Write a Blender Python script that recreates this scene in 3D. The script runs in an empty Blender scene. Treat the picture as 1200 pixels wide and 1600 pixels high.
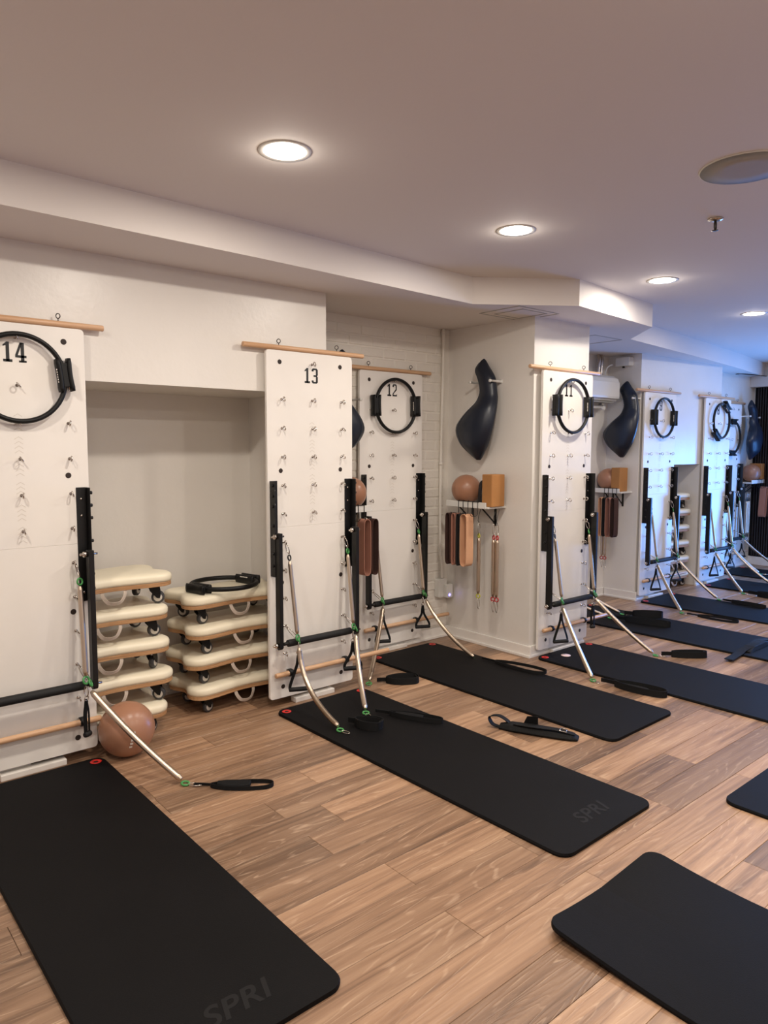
import bpy, bmesh, math, random
from mathutils import Vector, Matrix
PI = math.pi
rnd = random.Random(7)
scene = bpy.context.scene
col = scene.collection

# ------------------------------------------------------------ camera, world, exposure, daylight
# world axes: x runs along the equipment wall, y points into that wall, z up (metres)
F_PX, YAW, PITCH, ROLL = 1128.4, 0.7062, 0.0879, 0.0014
cam_d = bpy.data.cameras.new('camera'); cam = bpy.data.objects.new('camera', cam_d); col.objects.link(cam)
cam_d.sensor_fit = 'VERTICAL'; cam_d.sensor_height = 36.0; cam_d.lens = F_PX * 36.0 / 1600.0
cam_d.clip_start = 0.05; cam_d.clip_end = 60
_fw = Vector((math.sin(YAW) * math.cos(PITCH), math.cos(YAW) * math.cos(PITCH), -math.sin(PITCH)))
_r = Vector((math.cos(YAW), -math.sin(YAW), 0)); _u = _r.cross(_fw)
_r2 = math.cos(ROLL) * _r + math.sin(ROLL) * _u; _u2 = -math.sin(ROLL) * _r + math.cos(ROLL) * _u
_m = Matrix((_r2, _u2, -_fw)).transposed().to_4x4(); _m.translation = (-1.1709, -3.5566, 1.522)
cam.matrix_world = _m
scene.camera = cam
vs = scene.view_settings
vs.view_transform = 'Standard'; vs.look = 'None'; vs.gamma = 1.0; vs.use_curve_mapping = False
vs.exposure = 0.0
LAMP_W = 19.0                      # watts of each ceiling downlight
LAMP_COL = (1.0, 0.91, 0.80)
world = bpy.data.worlds.new('sky'); scene.world = world; world.use_nodes = True
_bg = world.node_tree.nodes['Background']; _bg.inputs[0].default_value = (0.35, 0.58, 1.0, 1); _bg.inputs[1].default_value = 1.0
_dl = bpy.data.lights.new('daylight', 'AREA'); _dl.shape = 'RECTANGLE'; _dl.size = 1.5; _dl.size_y = 1.1
_dl.energy = 140; _dl.color = (0.1, 0.34, 1.0)
_do = bpy.data.objects.new('daylight', _dl); col.objects.link(_do)
_do.location = (8.725, -1.2, .85); _do.rotation_euler = (0, math.radians(90), 0)   # daylight lamp set in the window opening before the panes, shining in (-x)

# ------------------------------------------------------------ materials
def lin(c):
    return tuple(((v / 255) / 12.92 if v / 255 <= 0.04045 else ((v / 255 + 0.055) / 1.055) ** 2.4) for v in c)
MATS = {}
def mat(name, rgb, rough=0.5, metal=0.0, bump=0.0, bscale=60.0, var=0.0, spec=0.5, emit=0.0, coat=0.0):
    m = bpy.data.materials.new(name); m.use_nodes = True; nt = m.node_tree; N = nt.nodes; Lk = nt.links
    b = N['Principled BSDF']; c = lin(rgb)
    b.inputs['Base Color'].default_value = (*c, 1); b.inputs['Roughness'].default_value = rough
    b.inputs['Metallic'].default_value = metal; b.inputs['Specular IOR Level'].default_value = spec
    b.inputs['Coat Weight'].default_value = coat
    if emit:
        b.inputs['Emission Color'].default_value = (*c, 1); b.inputs['Emission Strength'].default_value = emit
    tc = N.new('ShaderNodeTexCoord'); nz = N.new('ShaderNodeTexNoise')
    nz.inputs['Scale'].default_value = bscale; nz.inputs['Detail'].default_value = 4
    Lk.new(tc.outputs['Object'], nz.inputs['Vector'])
    if bump:
        bp = N.new('ShaderNodeBump'); bp.inputs['Strength'].default_value = bump; bp.inputs['Distance'].default_value = 0.004
        Lk.new(nz.outputs['Fac'], bp.inputs['Height']); Lk.new(bp.outputs['Normal'], b.inputs['Normal'])
    if var:
        n2 = N.new('ShaderNodeTexNoise'); n2.inputs['Scale'].default_value = 3.0; n2.inputs['Detail'].default_value = 5
        Lk.new(tc.outputs['Object'], n2.inputs['Vector'])
        rp = N.new('ShaderNodeValToRGB'); rp.color_ramp.elements[0].position = 0.3; rp.color_ramp.elements[1].position = 0.7
        rp.color_ramp.elements[0].color = (*[v * (1 - var) for v in c], 1)
        rp.color_ramp.elements[1].color = (*[min(1, v * (1 + var * .5)) for v in c], 1)
        Lk.new(n2.outputs['Fac'], rp.inputs['Fac']); Lk.new(rp.outputs['Color'], b.inputs['Base Color'])
    MATS[name] = m
    return m
mat('paint', (230, 225, 218), 0.33, bump=0.25, bscale=28, var=0.03)
mat('ceiling_paint', (226, 219, 213), 0.8, bump=0.06, bscale=60)
mat('brick_paint', (232, 226, 216), 0.42, bump=0.7, bscale=38, var=0.05)
mat('trim_paint', (236, 232, 226), 0.3, bump=0.04)
mat('board', (238, 233, 226), 0.36, bump=0.08, bscale=35, var=0.035)
mat('groove_shade', (218, 211, 201), 0.6)  # board colour greyed to paint the shade in the engraved arrows
mat('hole', (46, 34, 28), 0.7)
mat('black_metal', (9, 9, 10), 0.42, bump=0.05, bscale=200)
mat('black_print', (14, 14, 15), 0.5)
mat('foam', (13, 13, 14), 0.7, bump=0.3, bscale=300)
mat('rubber', (10, 10, 11), 0.5, bump=0.06, bscale=120, spec=0.35)
mat('mat_foam', (15, 14, 15), 0.62, bump=0.15, bscale=260, var=0.2, spec=0.12)
mat('mat_emboss', (20, 19, 20), 0.6, spec=0.22)
mat('webbing', (10, 10, 11), 0.7, bump=0.4, bscale=500, spec=0.25)
mat('webbing_cream', (192, 178, 164), 0.8, bump=0.5, bscale=400)
mat('chrome', (200, 192, 184), 0.22, 1.0)
mat('dark_steel', (90, 86, 82), 0.3, 1.0)
mat('spring_steel', (206, 188, 168), 0.33, 1.0)
mat('ring_green', (72, 146, 78), 0.4)
mat('ring_yellow', (190, 188, 60), 0.4)
mat('ring_red', (178, 46, 50), 0.4)
mat('ring_dark', (38, 40, 40), 0.4)
mat('grommet_red', (214, 40, 34), 0.35)
mat('sticker', (238, 210, 208), 0.5)
mat('pad_cream', (238, 229, 204), 0.42, bump=0.06, bscale=80)
mat('wheel', (62, 62, 64), 0.5)
mat('hub', (206, 200, 190), 0.35)
mat('ball_skin', (164, 118, 92), 0.32, bump=0.05, bscale=300)
mat('white_print', (232, 226, 218), 0.6)
mat('cork', (178, 124, 70), 0.75, bump=0.3, bscale=180, var=0.18)
mat('cork_print', (92, 56, 26), 0.7)
mat('band_dark', (66, 40, 33), 0.85, bump=0.4, bscale=300)
mat('band_brown', (166, 116, 98), 0.85, bump=0.4, bscale=300)
mat('band_black', (34, 30, 30), 0.85, bump=0.4, bscale=300)
mat('band_tan', (214, 164, 128), 0.85, bump=0.4, bscale=300)
mat('cushion', (24, 31, 45), 0.36, bump=0.08, bscale=90)
mat('cushion_seam', (52, 58, 68), 0.5)
mat('plastic_white', (226, 224, 218), 0.35)
mat('plastic_grey', (168, 166, 160), 0.4)
mat('speaker_grille', (172, 167, 163), 0.75, bump=0.4, bscale=900)
mat('dark_slat', (36, 27, 25), 0.55, bump=0.2, bscale=40)
mat('dark_felt', (9, 8, 9), 0.95)
mat('led', (120, 110, 255), 0.4, emit=6)
mat('lamp', (255, 243, 226), 0.5, emit=22)

def wood_mat(name, light, mid, dark, sc=(1.1, 13, 13), rough=0.45, random_shift=True, limed=0.0, bump=0.12):
    m = bpy.data.materials.new(name); m.use_nodes = True; nt = m.node_tree; N = nt.nodes; Lk = nt.links
    b = N['Principled BSDF']; b.inputs['Roughness'].default_value = rough
    tc = N.new('ShaderNodeTexCoord'); oi = N.new('ShaderNodeObjectInfo')
    sh = N.new('ShaderNodeVectorMath'); sh.operation = 'SCALE'; sh.inputs[0].default_value = (37.0, 23.0, 11.0)
    Lk.new(oi.outputs['Random'], sh.inputs['Scale'])
    ad = N.new('ShaderNodeVectorMath'); ad.operation = 'ADD'
    Lk.new(tc.outputs['Object'], ad.inputs[0]); Lk.new(sh.outputs['Vector'], ad.inputs[1])
    mp = N.new('ShaderNodeMapping'); mp.inputs['Scale'].default_value = sc; Lk.new(ad.outputs['Vector'], mp.inputs['Vector'])
    n1 = N.new('ShaderNodeTexNoise'); n1.inputs['Scale'].default_value = 1.0; n1.inputs['Detail'].default_value = 9
    n1.inputs['Roughness'].default_value = 0.62; n1.inputs['Distortion'].default_value = 1.2
    Lk.new(mp.outputs['Vector'], n1.inputs['Vector'])
    rp = N.new('ShaderNodeValToRGB'); e = rp.color_ramp.elements
    e[0].position = 0.3; e[0].color = (*lin(dark), 1); e[1].position = 0.72; e[1].color = (*lin(light), 1)
    k = rp.color_ramp.elements.new(0.5); k.color = (*lin(mid), 1)
    Lk.new(n1.outputs['Fac'], rp.inputs['Fac'])
    out = rp.outputs['Color']
    if random_shift:
        # per-plank tone
        r2 = N.new('ShaderNodeValToRGB'); q = r2.color_ramp.elements
        q[0].position = 0; q[0].color = (0.6, 0.585, 0.58, 1); q[1].position = 1; q[1].color = (1.42, 1.40, 1.36, 1)
        Lk.new(oi.outputs['Random'], r2.inputs['Fac'])
        mx = N.new('ShaderNodeMix'); mx.data_type = 'RGBA'; mx.blend_type = 'MULTIPLY'; mx.inputs[0].default_value = 1
        Lk.new(out, mx.inputs[6]); Lk.new(r2.outputs['Color'], mx.inputs[7]); out = mx.outputs[2]
    hgt = n1.outputs['Fac']
    if limed:
        # pale limed growth-ring lines (cathedral grain)
        m2 = N.new('ShaderNodeMapping'); m2.inputs['Scale'].default_value = (0.55, 5.0, 5.0); Lk.new(ad.outputs['Vector'], m2.inputs['Vector'])
        n3 = N.new('ShaderNodeTexNoise'); n3.inputs['Scale'].default_value = 1.0; n3.inputs['Detail'].default_value = 3; n3.inputs['Distortion'].default_value = .5
        Lk.new(m2.outputs['Vector'], n3.inputs['Vector'])
        mu = N.new('ShaderNodeMath'); mu.operation = 'MULTIPLY'; mu.inputs[1].default_value = 170.0; Lk.new(n3.outputs['Fac'], mu.inputs[0])
        si = N.new('ShaderNodeMath'); si.operation = 'SINE'; Lk.new(mu.outputs[0], si.inputs[0])
        m4 = N.new('ShaderNodeMapping'); m4.inputs['Scale'].default_value = (7, 70, 70); Lk.new(ad.outputs['Vector'], m4.inputs['Vector'])
        n4 = N.new('ShaderNodeTexNoise'); n4.inputs['Scale'].default_value = 1.0; n4.inputs['Detail'].default_value = 3
        Lk.new(m4.outputs['Vector'], n4.inputs['Vector'])
        mm = N.new('ShaderNodeMath'); mm.operation = 'MULTIPLY'; Lk.new(si.outputs[0], mm.inputs[0]); Lk.new(n4.outputs['Fac'], mm.inputs[1])
        rl = N.new('ShaderNodeMapRange'); rl.inputs['From Min'].default_value = 0.4; rl.inputs['From Max'].default_value = 0.66
        rl.inputs['To Max'].default_value = limed; Lk.new(mm.outputs[0], rl.inputs['Value'])
        mx = N.new('ShaderNodeMix'); mx.data_type = 'RGBA'; Lk.new(rl.outputs[0], mx.inputs[0]); Lk.new(out, mx.inputs[6])
        mx.inputs[7].default_value = (*lin((226, 196, 166)), 1); out = mx.outputs[2]
        hgt = mm.outputs[0]
    Lk.new(out, b.inputs['Base Color'])
    bp = N.new('ShaderNodeBump'); bp.inputs['Strength'].default_value = bump; bp.inputs['Distance'].default_value = 0.002
    Lk.new(hgt, bp.inputs['Height']); Lk.new(bp.outputs['Normal'], b.inputs['Normal'])
    MATS[name] = m
wood_mat('plank', (178, 146, 118), (149, 117, 92), (103, 78, 61), sc=(.75, 17, 17), limed=0.3, rough=0.36)
wood_mat('dowel_wood', (222, 182, 146), (210, 168, 130), (194, 150, 112), sc=(1.5, 40, 40), rough=0.4, random_shift=False)
wood_mat('ply', (206, 166, 122), (180, 136, 94), (140, 98, 64), sc=(3, 3, 180), rough=0.55, random_shift=False)

# glass: fixed mix of clear and gloss
_g = bpy.data.materials.new('glass'); _g.use_nodes = True; _n = _g.node_tree.nodes
_n.remove(_n['Principled BSDF']); _t = _n.new('ShaderNodeBsdfTransparent'); _gl = _n.new('ShaderNodeBsdfGlossy'); _gl.inputs['Roughness'].default_value = 0.02
_mx = _n.new('ShaderNodeMixShader'); _mx.inputs[0].default_value = 0.07
_g.node_tree.links.new(_t.outputs[0], _mx.inputs[1]); _g.node_tree.links.new(_gl.outputs[0], _mx.inputs[2])
_g.node_tree.links.new(_mx.outputs[0], _n['Material Output'].inputs[0]); MATS['glass'] = _g

# ------------------------------------------------------------ mesh builder
class MB:
    def __init__(s): s.v = []; s.f = []; s.sm = []
    def add(s, vs_, fs, smooth=False):
        o = len(s.v); s.v += [tuple(p) for p in vs_]
        for f in fs: s.f.append(tuple(i + o for i in f)); s.sm.append(smooth)
        return s
    def box(s, x0, x1, y0, y1, z0, z1):
        return s.add([(x0, y0, z0), (x1, y0, z0), (x1, y1, z0), (x0, y1, z0), (x0, y0, z1), (x1, y0, z1), (x1, y1, z1), (x0, y1, z1)],
                     [(0, 3, 2, 1), (4, 5, 6, 7), (0, 1, 5, 4), (1, 2, 6, 5), (2, 3, 7, 6), (3, 0, 4, 7)])
    def loft(s, loops, closed=True, caps=True, smooth=True):
        n = len(loops[0]); V = [p for l in loops for p in l]; F = []
        for i in range(len(loops) - 1):
            for j in range(n if closed else n - 1):
                k = (j + 1) % n
                F.append((i * n + j, i * n + k, (i + 1) * n + k, (i + 1) * n + j))
        s.add(V, F, smooth)
        if caps:
            o = len(s.v) - len(V)
            s.f.append(tuple(o + j for j in reversed(range(n)))); s.sm.append(False)
            s.f.append(tuple(o + (len(loops) - 1) * n + j for j in range(n))); s.sm.append(False)
        return s
    def prism(s, outline, z0, z1, axis='z'):
        def P(a, b, c): return (a, b, c) if axis == 'z' else ((a, c, b) if axis == 'y' else (c, a, b))
        return s.loft([[P(a, b, z0) for a, b in outline], [P(a, b, z1) for a, b in outline]], smooth=False)
    def tube(s, pts, rad, seg=8, closed=False, caps=True, up=None, rad2=None):
        pts = [Vector(p) for p in pts]; n = len(pts); loops = []
        nrm = None
        for i, p in enumerate(pts):
            a = pts[(i - 1) % n] if (closed or i > 0) else p
            b = pts[(i + 1) % n] if (closed or i < n - 1) else p
            t = (b - a).normalized()
            if nrm is None:
                ref = Vector(up) if up else (Vector((0, 0, 1)) if abs(t.z) < .9 else Vector((1, 0, 0)))
                nrm = (ref - t * ref.dot(t)).normalized()
            else:
                nrm = (nrm - t * nrm.dot(t)).normalized()
            bn = t.cross(nrm)
            r = rad[i] if isinstance(rad, (list, tuple)) else rad
            rb = rad2 if rad2 else r
            loops.append([tuple(p + nrm * (rb * math.sin(2 * PI * k / seg)) + bn * (r * math.cos(2 * PI * k / seg))) for k in range(seg)])
        if closed:
            loops.append(loops[0]); return s.loft(loops, caps=False)
        return s.loft(loops, caps=caps)
    def cyl(s, a, b, r, seg=14, r2=None):
        return s.tube([a, b], [r, r if r2 is None else r2], seg)
    def ring(s, c, ax, R, r, seg=20, sub=7):
        ax = Vector(ax).normalized(); q = Vector((0, 0, 1)) if abs(ax.z) < .9 else Vector((1, 0, 0))
        e1 = ax.cross(q).normalized(); e2 = ax.cross(e1); c = Vector(c)
        return s.tube([c + e1 * (R * math.cos(2 * PI * k / seg)) + e2 * (R * math.sin(2 * PI * k / seg)) for k in range(seg)], r, sub, closed=True)
    def ribbon(s, pts, wdir, w, th, closed=False):
        # flat strap: wdir = direction(s) of its width, th = thickness
        pts = [Vector(p) for p in pts]; n = len(pts); loops = []
        for i, p in enumerate(pts):
            a = pts[(i - 1) % n] if (closed or i > 0) else p
            b = pts[(i + 1) % n] if (closed or i < n - 1) else p
            t = (b - a)
            t = t.normalized() if t.length > 1e-9 else Vector((1, 0, 0))
            wd = Vector(wdir[i] if isinstance(wdir, list) else wdir); wd = (wd - t * wd.dot(t)).normalized()
            nn = t.cross(wd)
            loops.append([tuple(p + wd * (w / 2 * sx) + nn * (th / 2 * sy)) for sx, sy in ((-1, -1), (1, -1), (1, 1), (-1, 1))])
        if closed: loops.append(loops[0])
        return s.loft(loops, caps=not closed, smooth=False)
    def lathe(s, prof, c=(0, 0, 0), seg=24, ax='z'):
        loops = []
        for r, h in prof:
            l = []
            for k in range(seg):
                a = 2 * PI * k / seg; x, y = r * math.cos(a), r * math.sin(a)
                l.append((c[0] + x, c[1] + y, c[2] + h) if ax == 'z' else ((c[0] + x, c[1] + h, c[2] - y) if ax == 'y' else (c[0] + h, c[1] + x, c[2] + y)))
            loops.append(l)
        return s.loft(loops)
    def mesh(s, name, fix=True):
        me = bpy.data.meshes.new(name); me.from_pydata(s.v, [], s.f); me.polygons.foreach_set('use_smooth', s.sm)
        if fix:
            bm = bmesh.new(); bm.from_mesh(me); bmesh.ops.recalc_face_normals(bm, faces=bm.faces); bm.to_mesh(me); bm.free()
        me.update(); return me
    def build(s, name, m, parent=None, loc=(0, 0, 0), bevel=0.0, rot=None):
        me = s.mesh(name)
        if bevel: bev(me, bevel)
        return link(name, me, m, parent, loc, rot)
def bev(me, w, seg=2, ang=0.6):
    bm = bmesh.new(); bm.from_mesh(me)
    ed = [e for e in bm.edges if len(e.link_faces) == 2 and e.calc_face_angle(0) > ang]
    bmesh.ops.bevel(bm, geom=ed, offset=w, segments=seg, affect='EDGES', profile=.5, clamp_overlap=True)
    bm.to_mesh(me); bm.free()
def link(name, me, m, parent=None, loc=(0, 0, 0), rot=None):
    if m and not me.materials: me.materials.append(MATS[m])
    o = bpy.data.objects.new(name, me); col.objects.link(o); o.location = loc
    if rot: o.rotation_euler = rot
    if parent: o.parent = parent
    return o
def tag(o, label, cat, group=None):
    o['label'] = label; o['category'] = cat
    if group: o['group'] = group
    return o
def thing(name, label, cat, loc=(0, 0, 0), rotz=0, group=None):
    o = bpy.data.objects.new(name, None); col.objects.link(o); o.location = loc; o.rotation_euler = (0, 0, rotz); o.empty_display_size = .1
    return tag(o, label, cat, group)
def struct(o, label=None):
    o['kind'] = 'structure'
    if label: o['label'] = label
    return o
def stuff(o): o['kind'] = 'stuff'; return o
def bez(p0, p1, p2, p3, n):
    p0, p1, p2, p3 = map(Vector, (p0, p1, p2, p3)); out = []
    for i in range(n + 1):
        t = i / n; out.append(p0 * (1 - t) ** 3 + p1 * 3 * t * (1 - t) ** 2 + p2 * 3 * t * t * (1 - t) + p3 * t ** 3)
    return out
def catmull(pts, n=6, closed=False):
    P = [Vector(p) for p in pts]; m = len(P); out = []
    for i in range(m if closed else m - 1):
        a = P[(i - 1) % m] if (closed or i > 0) else P[i]; b = P[i]; c = P[(i + 1) % m]
        d = P[(i + 2) % m] if (closed or i + 2 < m) else c
        for k in range(n):
            t = k / n
            out.append(.5 * ((2 * b) + (c - a) * t + (2 * a - 5 * b + 4 * c - d) * t * t + (3 * b - a - 3 * c + d) * t ** 3))
    if not closed: out.append(P[-1])
    return out
def rrect(x0, x1, y0, y1, r, seg=5):
    o = []
    for cx, cy, a0 in ((x1 - r, y0 + r, -PI / 2), (x1 - r, y1 - r, 0), (x0 + r, y1 - r, PI / 2), (x0 + r, y0 + r, PI)):
        for k in range(seg + 1):
            a = a0 + PI / 2 * k / seg; o.append((cx + r * math.cos(a), cy + r * math.sin(a)))
    return o

# ------------------------------------------------------------ room shell
XL, XR, YN, ZC, ZS = -3.4, 8.7, -6.2, 2.62, 2.45
XC0, XC1, YCOL = 2.99, 3.655, -0.31
struct_walls = []
def wall(name, boxes, m='paint', bevel=0.0):
    b = MB()
    for x in boxes: b.box(*x)
    return struct(b.build(name, m, bevel=bevel))
# equipment wall with the open niche
wall('wall_back', [(XL, -.3, .05, .8, 0, ZS), (1.25, 1.443, .05, .8, 0, ZS), (-.3, 1.25, .05, .8, 1.845, ZS), (-.3, 1.25, .645, .8, 0, 1.845)])
wall_brick = wall('wall_brick', [(1.443, XC0, .533, .8, 0, ZS)], 'brick_paint')
wall('wall_column', [(XC0, XC1, YCOL, .8, 0, ZS)])
wall('wall_alcove', [(XC1, 5.395, .625, .8, 0, ZS)])
wall('wall_far', [(5.395, 5.75, .26, 1.0, 0, ZS), (6.66, 7.115, .26, 1.0, 0, ZS), (5.75, 6.66, .26, 1.0, 1.355, ZS), (5.75, 6.66, .8, 1.0, 0, 1.355)])
wall('wall_recess', [(7.115, XR, .56, 1.0, 0, ZS)], 'brick_paint')
wall('wall_left', [(XL - .15, XL, YN, .8, 0, ZC)])
wall('wall_front', [(XL - .15, XR + .15, YN - .15, YN, 0, ZC)])
# end wall with the daylight window
wy0, wy1, wz0, wz1 = -1.85, -.55, .06, 2.05
wall('wall_end', [(XR, XR + .12, wy1, 1.0, 0, ZC), (XR, XR + .12, YN, wy0, 0, ZC), (XR, XR + .12, wy0, wy1, 0, wz0), (XR, XR + .12, wy0, wy1, wz1, ZC)])
w = MB()
for y0, y1 in ((wy0, wy0 + .06), (wy1 - .06, wy1), (-1.23, -1.17)): w.box(XR + .035, XR + .1, y0, y1, wz0, wz1)
w.box(XR + .035, XR + .1, wy0, wy1, wz0, wz0 + .06); w.box(XR + .035, XR + .1, wy0, wy1, wz1 - .06, wz1)
win = struct(w.build('window_1', 'trim_paint', bevel=.004))
for y0, y1 in ((wy0 + .06, -1.23), (-1.17, wy1 - .06)):
    MB().box(XR + .06, XR + .066, y0, y1, wz0 + .06, wz1 - .06).build('pane', 'glass', win)
# ceiling and the dropped soffit following the wall
struct(MB().box(XL - .15, XR + .15, YN - .15, 1.0, ZC, ZC + .1).build('ceiling', 'ceiling_paint'))
edge = [(XL, -.5), (-.437, -.431), (.702, -.396), (2.348, -.306), (2.922, -.719), (4.044, -.603), (4.478, -.16), (6.238, .051), (7.581, .242), (XR, .44)]
soff = struct(MB().prism(edge + [(XR, 1.0), (XL, 1.0)], ZS, ZC, 'z').build('ceiling_soffit', 'ceiling_paint'))
struct(MB().box(XR - .14, XR, -.4, .56, 2.315, ZS).build('trim_1', 'ceiling_paint', bevel=.004))
# access hatch outlines let into the soffit underside
hat = MB()
for x0, x1, y0, y1 in ((2.62, 3.05, -.47, -.12), (2.72, 2.98, -.42, -.17), (4.05, 4.45, -.1, .3)):
    for a in ((x0, x1, y0, y0 + .006), (x0, x1, y1 - .006, y1), (x0, x0 + .006, y0, y1), (x1 - .006, x1, y0, y1)):
        hat.box(a[0], a[1], a[2], a[3], ZS - .003, ZS + .002)
hat.build('hatch_seam', 'plastic_grey', soff)
# floor planks
floor = struct(MB().box(XL - .15, XR + .15, YN - .15, 1.0, -.08, -.004).build('floor', 'dark_felt'))
PW, PLN = .1695, 1.22
pm = MB().box(0, PLN - .0012, 0, PW - .0012, -.006, 0).mesh('plank'); bev(pm, .0011, 1)
far = MB(); row = 0; y = -1.12 - PW * 31
JOINT = {-1.12: .376, -1.459: .37, -1.798: .478, -2.137: .452, -2.3065: 1.0}
while y < .95:
    x = XL - .15 - rnd.random() * PLN
    for jy, jx in JOINT.items():
        if abs(jy - y) < .02: x = jx - PLN * 4
    while x < XR:
        if y + PW > -3.0 and x + PLN > -1.0 and x < XR + .1 and y < .9:
            q = link('plank', pm, 'plank', floor, (x, y, 0))
        elif y + PW > YN:
            far.box(max(x, XL - .15), min(x + PLN - .0012, XR + .15), y, y + PW - .0012, -.006, 0)
        x += PLN
    y += PW; row += 1
stuff(far.build('plank_field', 'plank', floor))
# white painted bricks of the recess behind board 12
bx0, bx1 = 1.452, 2.985; BH, BLN = .0745, .214; brick_meshes = []
for k in range(4):
    mm = MB().box(.004, BLN - .004, 0, .03, .004, BH - .004).mesh('brick'); bev(mm, .006, 1); brick_meshes.append(mm)
half = MB().box(.004, BLN / 2 - .004, 0, .03, .004, BH - .004).mesh('brick'); bev(half, .006, 1)
for r in range(32):
    z = .09 + r * BH - .0745 * 0
    if z + BH > ZS: break
    x = bx0
    if r % 2: link('brick', half, 'brick_paint', wall_brick, (x, .5285 + rnd.random() * .002, z)); x += BLN / 2
    while x + BLN <= bx1 + .01:
        link('brick', brick_meshes[rnd.randrange(4)], 'brick_paint', wall_brick, (x, .5275 + rnd.random() * .003, z)); x += BLN
    if bx1 - x > BLN / 2: link('brick', half, 'brick_paint', wall_brick, (x, .5305, z))
# baseboards with shoe moulding
def baseboard(name, x0, x1, y0, y1, side):
    t, h = .014, .085
    b = MB()
    if side == 'y': b.box(x0, x1, y0 - t, y0, 0, h); b.box(x0, x1, y0 - t - .012, y0 - t, 0, .02)
    else: b.box(x0 - t, x0, y0, y1, 0, h); b.box(x0 - t - .012, x0 - t, y0, y1, 0, .02)
    struct(b.build(name, 'trim_paint', bevel=.003))
baseboard('baseboard_left', XL, -.3, .05, 0, 'y')
baseboard('baseboard_niche', -.3, 1.25, .645, 0, 'y')
baseboard('baseboard_brick', 1.443, XC0, .527, 0, 'y')
baseboard('baseboard_column_side', XC0, 0, YCOL - .026, .513, 'x')
baseboard('baseboard_column', XC0, XC1, YCOL, 0, 'y')
baseboard('baseboard_alcove', XC1, 5.395, .625, 0, 'y')
baseboard('baseboard_alcove_side', 5.395, 0, .234, .599, 'x')
baseboard('baseboard_far', 5.395, 5.75, .26, 0, 'y')
baseboard('baseboard_far_end', 6.64, 7.115, .26, 0, 'y')
baseboard('baseboard_recess', 7.115, XR, .56, 0, 'y')
struct(MB().box(XR - .03, XR, -.53, .546, 0, .11).build('baseboard_end', 'trim_paint', bevel=.004))
# dark slatted cladding on the end wall
sl = MB()
y = .5
while y > -.5:
    sl.box(XR - .035, XR - .012, y - .017, y, .11, 2.315); y -= .031
cl = MB().box(XR - .012, XR, -.53, .54, .11, 2.315).build('slat_cladding', 'dark_felt'); struct(cl, 'dark vertical slat cladding on the end wall'); cl.name = 'trim_2'
stuff(sl.build('slat', 'dark_slat', cl))
# ------------------------------------------------------------ ceiling fittings
def downlight(x, y, label, power=1.0):
    t = thing('downlight', label, 'ceiling light', (x, y, ZC), 0, 'recessed ceiling downlights')
    MB().lathe([(.082, -.002), (.098, -.004), (.099, 0), (.082, 0)], seg=32).build('trim_ring', 'plastic_white', t)
    MB().lathe([(.082, -.0015), (.06, -.006), (.0005, -.008)], seg=32).build('diffuser', 'lamp', t)
    l = bpy.data.lights.new('downlight_lamp', 'AREA'); l.shape = 'DISK'; l.size = .15; l.energy = LAMP_W * power; l.color = LAMP_COL; l.spread = PI
    o = bpy.data.objects.new('downlight_lamp', l); col.objects.link(o); o.parent = t; o.location = (0, 0, -.012)
    p = bpy.data.lights.new('downlight_fill', 'POINT'); p.shadow_soft_size = .04; p.energy = LAMP_W * power * .05; p.color = LAMP_COL  # added point fill below the diffuser, brightens the soffit face
    o = bpy.data.objects.new('downlight_fill', p); col.objects.link(o); o.parent = t; o.location = (0, 0, -.055)
LN = {(.356, -1.197): 'round recessed downlight above the niche between boards fourteen and thirteen', (1.775, -1.127): 'round recessed downlight in front of the soffit by board twelve',
      (3.356, -1.054): 'round recessed downlight in front of the column with board eleven', (5.017, -.943): 'round recessed downlight in the bluish ceiling toward boards nine and eight'}
for p, lb in LN.items(): downlight(*p, lb, .62 if p[0] > 4 else .92)
for p in ((-1.15, -1.25), (6.6, -.86), (8.0, -.8), (-1.15, -2.9), (.4, -2.9), (1.9, -2.85), (3.5, -2.8), (5.2, -2.75), (-1.15, -4.6), (.6, -4.6), (2.4, -4.6), (4.2, -4.6)):
    downlight(*p, 'round recessed downlight of the rows over the open floor', (.75 if p[0] < 3 else .45) if p[1] < -2 else (.3 if p[0] > 6 else 1.0))
t = thing('ceiling_speaker', 'flat round grey speaker grille set in the ceiling', 'speaker', (1.817, -2.24, ZC))
MB().lathe([(.166, -.004), (.171, -.003), (.172, 0), (.16, 0)], seg=48).build('rim', 'plastic_white', t)
MB().lathe([(.167, -.0045), (.08, -.007), (.0005, -.008)], seg=48).build('grille', 'speaker_grille', t)
t = thing('sprinkler_head', 'small chrome fire sprinkler head hanging from the ceiling', 'sprinkler', (2.355, -1.869, ZC))
MB().lathe([(.036, 0), (.034, -.006), (.014, -.012), (.0005, -.012)]).build('escutcheon', 'chrome', t)
b = MB()
for s_ in (-1, 1): b.tube([(s_ * .008, 0, -.01), (s_ * .0115, 0, -.025), (s_ * .0115, 0, -.042), (s_ * .004, 0, -.052)], .0028, 6)
b.cyl((0, 0, -.01), (0, 0, -.05), .0028, 6)
b.build('yoke', 'dark_steel', t); MB().lathe([(.0145, -.053), (.0145, -.056), (.0005, -.0565)]).build('deflector', 'dark_steel', t)
tag(MB().tube(catmull([(8.05, .52, ZS - .006), (8.0, .47, ZS - .008), (8.15, .42, ZS - .008), (8.55, .36, ZS - .008)], 5), .006, 6).build('ceiling_cable', 'dark_steel'),
    'thin dark cable running along the soffit near the slatted wall', 'cable')

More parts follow.
